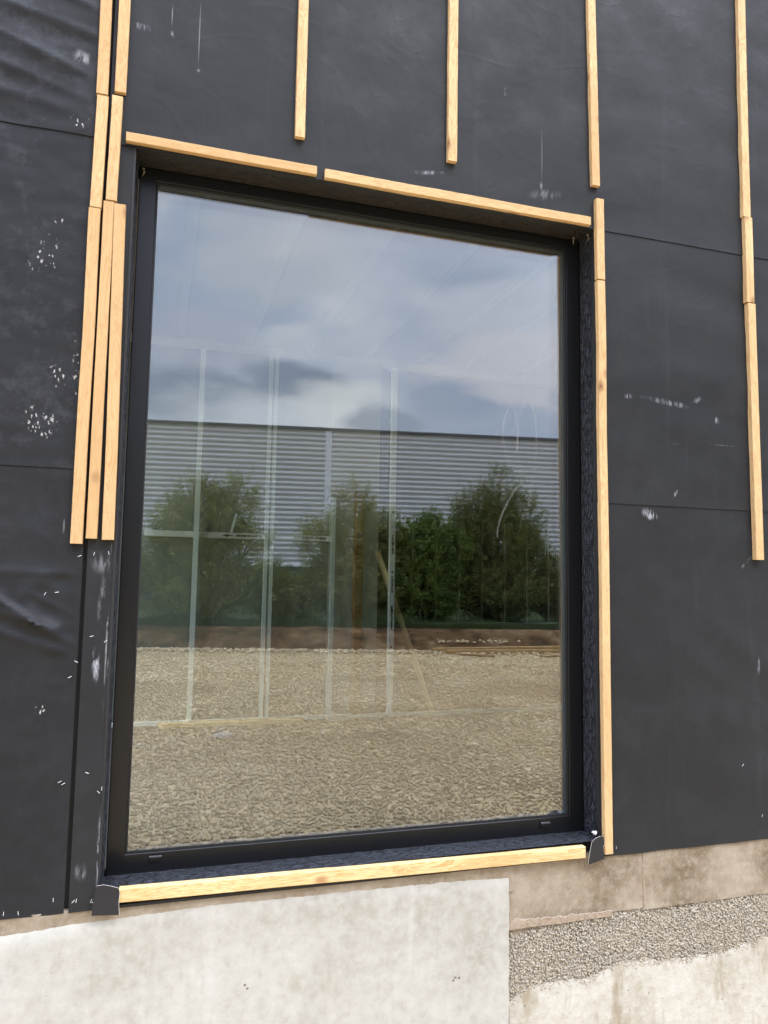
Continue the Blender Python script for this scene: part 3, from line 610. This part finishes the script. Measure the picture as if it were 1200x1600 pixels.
for v in bm.verts:
    p = v.co.copy(); k_ = 1 + .45 * noise.noise(p * 2.3) + .2 * noise.noise(p * 6); v.co = Vector((1.722 + p.x * .008 * k_ * k_, 2.666 + p.y * .010, .703 + (p.z + .8 * abs(p.x)) * .007 * k_))
obj('fleece_tuft', bm, FLAP_EDGE, bld, smooth=True)
for x_, z_, y_, s_ in ((1.735, 3.20, 2.70, 1), (-.108, 3.19, 2.76, 1), (1.70, 3.205, 2.755, -1)):
    bm = bmesh.new(); tube(bm, [(x_, y_, z_ + .012), (x_ + .004 * s_, y_ - .005, z_ - .004), (x_ - .003, y_ - .002, z_ - .02)], [.005, .003, .0008], 5)
    obj('torn_shred', bm, Mat('pale_shred', (.22, .19, .13), .8).m, bld)
# staples
ST = [(-.246, 1.761, 70, 0), (-.201, 1.77, 15, 0), (-.155, 1.774, -15, 0), (-.195, 1.496, 75, 0), (-.151, 1.479, 50, 0), (-.256, 1.363, 65, 1), (-.239, 1.413, -60, 1), (-.269, 1.029, 65, 1), (-.258, 1.022, 65, 1), (-.187, 1.053, -70, 0),
      (-.149, .989, -45, 0), (-.1395, 1.0, 2, 0), (-.269, .662, 0, 1), (-.209, .651, 45, 0), (-.200, .653, 10, 0), (-.155, .648, 20, 0), (-.148, .644, 75, 0), (-.411, .635, 5, 1), (-.369, .632, -10, 1), (-.345, 1.635, 30, 1), (-.31, 1.64, 80, 1), (1.817, .642, 0, 2), (2.548, .711, 10, 2), (2.45, .93, 40, 2)]
par = {0: S_st, 1: S_l1, 2: S_r3}
sb = bmesh.new(); tube(sb, [(0, .003, -.0055), (0, 0, -.0055), (0, -.0004, 0), (0, 0, .0055), (0, .003, .0055)], [.0008] * 5, 5)
sm_ = bpy.data.meshes.new('staple'); sb.to_mesh(sm_); sb.free(); sm_.materials.append(STAPLE)
for x_, z_, a_, p_ in ST:
    o = bpy.data.objects.new('staple', sm_); COL.objects.link(o); o.location = (x_, WY - hmemb(x_, z_) - (.0035 if p_ == 0 else .0016), z_); o.rotation_euler = (0, R_(a_), 0); o.parent = par[p_]

# ------------------------------------------------------------------ window
win = empty('window', (.81, FY, .67), label='large fixed window with anthracite frame reflecting willows, warehouse and gravel', cat='window')
def wobj(name, mat, dims, bevel=0, **k):
    x0, x1, y0, y1, z0, z1 = dims; return boxobj(name, mat, (x0 - .81, x1 - .81, y0 - FY, y1 - FY, z0 - .67, z1 - .67), win, bevel, **k)
FX0, FX1, FZ0, FZ1 = -.121, 1.746, .668, 3.222; GX0, GX1, GZ0, GZ1 = -.057, 1.678, .741, 3.173
bm = bmesh.new()
def ring(y, a):
    return [bm.verts.new((p[0] - .81, y - FY, p[1] - .67)) for p in ((a[0], a[2]), (a[1], a[2]), (a[1], a[3]), (a[0], a[3]))]
g = (GX0, GX1, GZ0, GZ1)
def inset(a, d): return (a[0] + d, a[1] - d, a[2] + d, a[3] - d)
F_ = (FX0, FX1, FZ0, FZ1)
rs = [ring(2.87, F_), ring(FY + .003, F_), ring(FY, inset(F_, .003)), ring(FY, inset(g, -.0045)), ring(FY + .0015, inset(g, -.003)), ring(FY + .010, inset(g, -.0025)), ring(FY + .0105, inset(g, -.001)), ring(FY + .040, inset(g, -.0005))]
rs.append(ring(2.87, inset(g, 0)))
for a, b in zip(rs, rs[1:] + rs[:1]):
    for i in range(4): bm.faces.new((a[i], a[(i + 1) % 4], b[(i + 1) % 4], b[i]))
obj('frame', bm, FRAME, win)
def ringobj(name, mat, a, t, y0, y1):
    bm = bmesh.new(); o_, i_ = inset(a, -t[0]), inset(a, t[1]); q = [[bm.verts.new((p[0] - .81, y - FY, p[1] - .67)) for p in ((r_[0], r_[2]), (r_[1], r_[2]), (r_[1], r_[3]), (r_[0], r_[3]))] for r_, y in ((o_, y0), (i_, y0), (i_, y1), (o_, y1))]
    for a_, b_ in zip(q, q[1:] + q[:1]):
        for i in range(4): bm.faces.new((a_[i], a_[(i + 1) % 4], b_[(i + 1) % 4], b_[i]))
    return obj(name, bm, mat, win)
ringobj('gasket', GASK, g, (.001, .004), FY + .0145, YG - .0041)
ringobj('spacer_bar', SPAC, g, (-.0015, .0035), YG + .0052, YG + .0318)
wobj('glass_pane', GLASS, (GX0 + .002, GX1 - .002, YG - .003, YG + .003, GZ0 + .002, GZ1 - .002))
wobj('glass_pane', GLASS_IN, (GX0 + .002, GX1 - .002, YG + .034, YG + .040, GZ0 + .002, GZ1 - .002))
for cx, cz in ((.041, .719), (1.565, .714)):
    c_ = wobj('drain_cap', FRAME, (cx - .019, cx + .019, FY - .007, FY + .001, cz - .011, cz + .010), .002)
    h = wobj('cap_hood', HOOD, (cx - .021, cx + .021, FY - .011, FY - .0065, cz + .004, cz + .010), .0015); h.parent = c_
# finger-drawn chalk mark on the pane
LOOPS = [[(1.488, 2.104), (1.428, 2.169), (1.386, 2.263), (1.38, 2.358), (1.409, 2.444), (1.434, 2.432), (1.446, 2.322), (1.44, 2.184)],
         [(1.458, 2.144), (1.446, 2.267), (1.458, 2.392), (1.488, 2.47), (1.525, 2.44), (1.537, 2.329), (1.531, 2.217), (1.506, 2.078), (1.5, 2.023)],
         [(1.407, 2.149), (1.467, 2.174), (1.558, 2.18), (1.642, 2.163)], [(1.5, 2.146), (1.437, 2.088), (1.38, 1.99), (1.357, 1.922), (1.354, 1.882)]]
def cat_(P, n_=8):
    P = [Vector(p) for p in P]; P = [P[0] * 2 - P[1]] + P + [P[-1] * 2 - P[-2]]; o_ = []
    for i in range(1, len(P) - 2):
        for q in range(n_):
            t = q / n_; a, b, c, d = P[i - 1:i + 3]; o_.append(.5 * ((2 * b) + (c - a) * t + (2 * a - 5 * b + 4 * c - d) * t * t + (3 * b - 3 * c + d - a) * t ** 3))
    return o_ + [P[-2]]
bm = bmesh.new(); yy = YG - .0033 - FY
for L_ in LOOPS:
    pts = cat_(L_); prev = None
    for i, p in enumerate(pts):
        d_ = (pts[min(i + 1, len(pts) - 1)] - pts[max(i - 1, 0)]).normalized(); nn = Vector((-d_.y, d_.x)); hw = .0055 * (.4 + .4 * math.sin(math.pi * min(1, (i + 2) / (len(pts) + 3))))
        y_ = yy - LOOPS.index(L_) * .00012
        cur = [bm.verts.new((p.x + nn.x * s_ * hw - .81, y_, p.y + nn.y * s_ * hw - .67)) for s_ in (-1, 1)]
        if prev: bm.faces.new((prev[0], cur[0], cur[1], prev[1]))
        prev = cur
obj('chalk_mark', bm, CHALK, win, label='faint looping white mark drawn on the glass')

# ------------------------------------------------------------------ battens
GB = 'pine battens fixed over the black membrane'
def vb(x0, x1, zb, zt, label, xb=None, w_=None, thick=.026, yf=2.634):
    """x0 centre at foot, x1 centre at head"""
    wd = w_ or .037
    o = plank('wooden_batten', (x0, yf + thick / 2, zb), (x1, yf + thick / 2, zt), wd, thick, WOOD, None, max(8, int((zt - zb) / .04)), .003, label=label, cat='batten', group=GB)
    d_ = Vector((x1 - x0, 0, zt - zb)).normalized(); X = Vector((0, 1, 0)).cross(d_)
    o.matrix_world = Matrix.Translation((x0, yf + thick / 2, zb)) @ Matrix((X, Vector((0, 1, 0)), d_)).transposed().to_4x4(); return o
TOP = 4.9
vb(-.253, -.262, 3.381, TOP, 'upper left batten running out of the top, just left of the dark seam', w_=.038)
vb(-.193, -.196, 3.401, TOP, 'upper left batten running out of the top, just right of the dark seam', w_=.038)
vb(-.254, -.250, 2.967, 3.374, 'short left batten beside the window head, leftmost of the short pair', w_=.038)
vb(-.203, -.202, 2.999, 3.386, 'short left batten nearest the window top corner', w_=.036)
vb(-.2565, -.2555, 1.803, 2.963, 'long left batten, outermost of three side by side, ending lowest', w_=.038)
vb(-.211, -.2115, 1.821, 2.994, 'long left batten, middle of three side by side, with wavy grain', w_=.035)
vb(-.1585, -.174, 1.818, 2.990, 'long left batten nearest the window frame, innermost of three', w_=.038)
vb(.4525, .452, 3.365, TOP, 'batten above the window left half, running out of the top', w_=.037)
vb(1.073, 1.0755, 3.387, TOP, 'batten above the window middle, running out of the top', w_=.039)
vb(1.739, 1.716, 3.404, TOP, 'batten above the window right corner, with a small dark knot', w_=.038)
vb(1.7605, 1.756, 2.989, 3.348, 'short batten beside the window right top corner', w_=.037)
vb(1.7685, 1.759, .629, 2.982, 'longest batten, running full height down the window right side', w_=.037)
vb(2.5385, 2.546, 3.397, 4.95, 'far right batten, topmost of the column, leaving the frame', w_=.042)
vb(2.5455, 2.545, 2.990, 3.395, 'short far right batten, middle piece of the column', w_=.042)
vb(2.556, 2.550, 1.815, 2.986, 'far right batten, lowest long piece ending in mid wall', w_=.042)
def hb(x0, x1, z, h_, label, thick=.026, yf=2.634, mat=None, dz=0, nm='wooden_batten'):
    o = plank(nm, (x0, 0, z), (x1, 0, z + dz), h_, thick, mat or WOOD, None, int((x1 - x0) / .03), .003, label=label, cat='batten', group=GB)
    d_ = Vector((x1 - x0, 0, dz)).normalized(); Yv = Vector((0, 1, 0)); X = Yv.cross(d_)
    o.matrix_world = Matrix.Translation((x0, yf + thick / 2, z)) @ Matrix((X, Yv, d_)).transposed().to_4x4(); return o
hb(-.167, .519, 3.243, .034, 'horizontal batten over the window head, left piece')
hb(.552, 1.710, 3.239, .037, 'horizontal batten over the window head, longer right piece')
hb(-.070, 1.660, .662, .043, 'long yellow batten lying along the window sill', .028, 2.633, WOOD_SILL, -.016)
boxobj('sill_backing_strip', FLAP, (-.068, 1.66, 2.648, 2.681, .619, .629), bld, .001)

# ------------------------------------------------------------------ foundation
fnd = empty('foundation_wall', (0, 2.7, GZ), label='concrete and masonry foundation under the black wall', cat='foundation')
def interp(tab, x):
    if x <= tab[0][0]: return tab[0][1]
    for (a, b), (c, d) in zip(tab, tab[1:]):
        if x <= c: return b + (d - b) * (x - a) / (c - a)
    return tab[-1][1]
def slab(name, mat, x0, x1, zb, topf, yf, depth, rag=.004, disp=.001, step=.009, vstep=.02, rnd=.01, xrag=0, smoothed=True):
    nu = int((x1 - x0) / step); nv = max(4, int(.5 / vstep))
    vs_ = [0, ] + [1 - (1 - j / nv) for j in range(1, nv + 1)]
    def f(u, v):
        x = x0 + u * (x1 - x0); zt = topf(x) + rag * (noise.noise((x * 25, 0, 3)) + .6 * noise.noise((x * 80, 0, 5))); z = zb + v * (zt - zb)
        if xrag and u > .9999: x += xrag * (noise.noise((3, 0, z * 18)) + .5 * noise.noise((3, 1, z * 60)))
        y = yf - disp * (noise.noise((x * 8, 0, z * 8)) + .5 * noise.noise((x * 30, 0, z * 30)))
        e_ = (zt - z)
        if e_ < rnd: y += rnd * .6 * (1 - e_ / rnd) ** 2
        return (x, y - 2.7, z - GZ)
    me = gridmesh(name, nu, nv * 2, f, (0, depth, 0)); smooth(me)
    o = link(name, me, mat, fnd); md = o.modifiers.new('e', 'EDGE_SPLIT'); md.split_angle = R_(50); return o
slt = [(-3.2, .56), (-.417, .566), (-.233, .577), (.061, .586), (.227, .590), (.557, .587), (.84, .584), (1.09, .581), (1.345, .571)]
slab('smooth_concrete_panel', SMC, -3.2, 1.339, GZ - .3, lambda x: interp(slt, x), 2.655, .3, .004, .0012, .008, xrag=.004)
slab('brown_mortar_band', BRM, -3.2, 1.36, .52, lambda x: .622, 2.661, .2, 0, .0015, .02, rnd=.0001)
slab('masonry_block', BRM, 1.341, 1.948, .392, lambda x: .622, 2.668, .2, 0, .003, .008, rnd=.0001)
slab('masonry_block', BRM, 1.953, 4.6, .386, lambda x: .618, 2.666, .2, 0, .003, .012, rnd=.0001)
boxobj('bed_joint', MORT, (1.9465, 1.9555, -.0345, .15, .386 - GZ, .615 - GZ), fnd, .001)
slab('mortar_ledge', MORT, 1.341, 1.80, .378, lambda x: .412 - .03 * (x - 1.34), 2.6635, .02, .009, .005, .004, rnd=.003)
aggt = [(1.346, .345), (1.491, .370), (1.688, .380), (1.925, .378), (2.109, .380), (2.301, .396), (2.6, .392), (4.6, .39)]
aggb = [(1.346, .115), (1.435, .156), (1.545, .164), (1.686, .154), (1.832, .197), (2.105, .175), (2.327, .171), (2.561, .207), (4.6, .19)]
slab('brown_render_strip', BRM, 1.341, 4.6, .30, lambda x: .396, 2.676, .2, .0, .003, .01, rnd=.0001)
slab('aggregate_band', AGG_BASE, 1.342, 4.6, .02, lambda x: interp(aggt, x) - .004, 2.676, .25, .008, .004, .008, rnd=.008)
slab('rough_concrete_panel', RFC, 1.347, 4.6, GZ - .3, lambda x: interp(aggb, x), 2.668, .3, .009, .004, .006, rnd=.0025)
# clinging stones of the aggregate
n = 22000; xs = 1.345 + rng.uniform(0, 1, n) * 1.9; zt = np.array([interp(aggt, x) for x in xs]); zb = np.array([interp(aggb, x) for x in xs]) - .02; zz = zb + rng.uniform(0, 1, n) * (zt - zb + .008 * rng.normal(size=n))
P = np.stack([xs, 2.6728 + rng.uniform(-.004, .004, n), zz], 1) - np.array([0, 2.7, GZ]); stones(P, rng.uniform(.0020, .0050, n), 'aggregate_stones', AGG, .9, parent=fnd, kind='stuff')

# ------------------------------------------------------------------ interior seen through the pane
IFZ, ICZ, PY = .45, 3.79, 6.6
fl = Mat('dusty_slab_floor', (.20, .19, .17), .8); fl.color(fl.mix(fl.noise(2, 5), (.07, .065, .055), (.11, .10, .085)))
ib = Mat('grey_green_board', (.36, .38, .33), .85); ib.color(ib.mix(ib.noise(1.2, 5), (.17, .19, .15), (.21, .23, .19)))
wb = Mat('pale_plasterboard', (.50, .50, .45), .85)
cl = Mat('pink_grey_ceiling_board', (.46, .41, .40), .85); cl.color(cl.mix(cl.noise(1.5, 4), (.22, .195, .20), (.27, .235, .23)))
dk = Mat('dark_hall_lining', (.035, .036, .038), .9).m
boxobj('interior_floor', fl.m, (-3.2, 14, 2.92, 21, .2, IFZ), bld)
boxobj('ceiling_board', cl.m, (-.9, 14, 2.905, PY + .1, ICZ + .03, ICZ + .08), bld)  # stops short at the left, unseen, to let sky light onto the partition
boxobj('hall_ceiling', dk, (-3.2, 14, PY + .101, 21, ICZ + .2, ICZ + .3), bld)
boxobj('head_beam', wb.m, (-3.2, 14, PY + .102, PY + .16, 3.74, ICZ + .21), bld)
boxobj('interior_wall', wb.m, (-3.3, -3.2, 6.7, 21, .2, 4.1), bld)  # gable in front of this wall left open, out of view, for side light
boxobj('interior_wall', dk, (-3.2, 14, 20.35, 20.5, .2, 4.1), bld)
for d in ((14, 14.1, 2.9, 17.2, .2, 4.1), (14, 14.1, 19.6, 20.5, .2, 4.1), (14, 14.1, 17.2, 19.6, 1.5, 4.1)): boxobj('interior_wall', dk, d, bld)  # low unseen gap added in the side wall to light the far studs
boxobj('end_wall', shell, (4.6, 14.1, 2.7, 2.9, -.2, 5.2), bld); 
boxobj('roof', shell, (-.9, 14.2, 2.9, 20.6, 5.2, 5.35), bld); boxobj('roof', shell, (-3.3, -.901, PY + .1, 20.6, 5.2, 5.35), bld)  # unseen front left bay left roofless, opened up to light the studs
boxobj('ceiling_joist', wb.m, (-.98, -.905, 2.92, PY + .1, ICZ - .1, ICZ + .1), bld)
part_ = empty('partition_wall', (1, PY, IFZ), label='unfinished partition of grey green board seen dimly through the left pane', cat='partition')
boxobj('wall_board', ib.m, (-4.2, .52, .10, .112, 0, 3.29), part_); boxobj('wall_board', Mat('white_board', (.50, .50, .45), .85).m, (.522, 1.0, .09, .112, 0, 3.29), part_, label='paler board strip at the partition edge')
boxobj('board_edge', Mat('blue_grey_return', (.13, .15, .19), .8).m, (1.001, 1.09, .10, .20, 1.75, 3.29), part_)
# galvanised studs
gv = Mat('galvanised_steel', (.62, .68, .66), .5, .5, .1); gv.color(gv.mix(gv.noise(30, 3), (.70, .80, .74), (.82, .90, .85))); GALV = gv.m
GALV2 = Mat('bright_galvanised_steel', (.93, .97, .95), .5, .5).m
INK = Mat('black_ink', (.02, .02, .02), .8).m
def stud(x, y, z0, z1, w_, dpt, label, holes=False, group='galvanised steel studs inside the building', t=.004):
    o = empty('metal_stud', (x, y, z0), label=label, cat='stud', group=group)
    bm = bmesh.new(); H = z1 - z0
    box(bm, 0, w_, 0, t, 0, H); box(bm, 0, t, t + .0005, dpt, 0, H); box(bm, w_ - t, w_, t + .0005, dpt, 0, H)
    obj('profile', bm, GALV2 if holes else GALV, o)
    if holes:
        for hz in (1.19, 1.46, 1.75, .83, .50):
            bm = bmesh.new(); r_ = bmesh.ops.create_cone(bm, cap_ends=True, segments=16, radius1=.011, radius2=.011, depth=.002, matrix=Matrix.Translation((w_ * .5, -.0015, hz + .13)) @ Matrix.Rotation(R_(90), 4, 'X')); obj('service_hole', bm, INK, o)
        for a, b in ((1.36, 1.53), (1.00, 1.15), (.66, .88)):
            bm = bmesh.new(); z = a + .13; box(bm, w_ * .42, w_ * .5, -.0012, -.0005, z, b + .13)
            while z < b + .13:
                q = random.uniform(.008, .02); box(bm, w_ * random.uniform(.25, .4), w_ * random.uniform(.6, .8), -.002, -.0005, z, z + q * .7); z += q * random.choice((1, 1, 1.1, 1.2))
            obj('printed_marking', bm, INK, o)
    return o
stud(.30, PY - .01, IFZ, 3.72, .042, .05, 'pale green steel stud, leftmost behind the pane, before the rail')
stud(.915, PY - .01, IFZ, 3.72, .030, .05, 'steel stud, left one of the close pair')
stud(.965, PY - .01, IFZ, 3.72, .030, .05, 'steel stud, right one of the close pair')
stud(1.53, PY + .01, IFZ, 2.45, .034, .05, 'dull steel stud beside the brown timber post')
stud(2.085, PY - .02, IFZ, 3.72, .05, .05, 'punched steel stud with black print at the partition end', True)
for i, (nm) in enumerate(('first', 'second', 'third', 'fourth', 'fifth', 'sixth', 'seventh')):
    stud(7.0 + .73 * i, 20, IFZ, 3.45, .032, .06, f'thin far stud at the back of the dark hall, {nm} from the left', t=.006)
o = boxobj('floor_track', GALV, (7.0, 12.6, 19.98, 20.07, IFZ + .001, IFZ + .05), label='far steel floor track under the row of thin studs', cat='floor track')
o = boxobj('floor_track', GALV, (-3.2, 7, PY - .03, PY + .03, IFZ + .001, IFZ + .03), label='near steel floor track along the partition foot', cat='floor track')
plank('timber_post', (1.79, PY + .02, IFZ + .0), (1.79, PY + .02, 2.52), .085, .07, wood('orange_brown_timber', (.34, .19, .07), (.22, .11, .035), (.1, .05, .02)), label='brown timber post standing in the partition behind the pane', cat='timber post')
rl = empty('cross_rail', (.7, PY + .05, 2.04), label='horizontal printed rail between the studs, left behind the pane', cat='rail')
bm = bmesh.new(); box(bm, -.81, .84, 0, .03, 0, .052, .003); obj('rail_bar', bm, Mat('pale_primed_rail', (.72, .74, .66), .7).m, rl)
for xa, xb in ((-.03, .21), (.49, .79)):
    bm = bmesh.new(); x = xa; box(bm, xa, xb, -.0012, -.0005, .025, .028)
    while x < xb - .02:
        q = random.uniform(.012, .026); box(bm, x, x + q * .7, -.002, -.0005, .018, .036); x += q
    obj('printed_marking', bm, INK, rl)
bm = bmesh.new(); a = [bm.verts.new(p) for p in ((-.16, -.002, .026), (-.10, -.002, .012), (-.10, -.002, .022), (-.06, -.002, .024), (-.06, -.002, .030), (-.10, -.002, .031), (-.10, -.002, .040))]; bm.faces.new(a)
obj('printed_arrow', bm, INK, rl)
plank('short_stay', (.625, PY + .06, 2.095), (.665, PY + .06, 2.26), .035, .02, GALV, label='short steel stub standing up from the cross rail', cat='stub')
plank('raking_strut', (1.985, 6.665, 1.96), (2.55, 6.665, IFZ + .03), .075, .034, wood('pale_strut_wood', (.85, .66, .36), (.72, .50, .24), (.35, .2, .1)), label='diagonal timber strut leaning against the partition end', cat='strut')
plank('floor_plank', (.07, PY - .12, IFZ + .02), (1.28, PY - .12, IFZ + .02), .11, .035, wood('pale_board_wood', (.80, .60, .30), (.68, .46, .20), (.25, .14, .07)), label='flat pale plank on the floor before the partition', cat='plank')
bm = bmesh.new(); bmesh.ops.create_icosphere(bm, subdivisions=3, radius=1)
for v in bm.verts:
    p = v.co.copy(); k_ = 1 + .3 * noise.noise(p * 2) + .15 * noise.noise(p * 5); v.co = Vector((p.x * .09 * k_, p.y * .07 * k_, max(-.001, p.z * .035 * k_)))
obj('blue_cloth', bm, Mat('blue_grey_cloth', (.16, .20, .30), .9).m, loc=(.58, 6.05, IFZ + .002), smooth=True, label='crumpled blue grey rag on the floor by the plank', cat='rag')
boxobj('board_offcut', wb.m, (1.50, 1.68, PY - .16, PY - .06, IFZ + .003, IFZ + .03), bevel=.002, label='small white offcut on the floor by the track', cat='offcut')
om = Mat('pale_ceiling_rail', (.32, .30, .30), .5).m
for x_, nm in ((.12, 'leftmost'), (.72, 'second from the left'), (1.28, 'third from the left'), (1.84, 'fourth from the left'), (2.38, 'fifth from the left'), (2.85, 'sixth from the left'), (3.45, 'rightmost')):
    bm = bmesh.new(); box(bm, x_ - .03, x_ + .03, 2.95, PY, ICZ + .0235, ICZ + .0298); obj('ceiling_rail', bm, om, label=f'pale rail under the ceiling running inward, {nm}', cat='ceiling rail', group='ceiling rails inside')
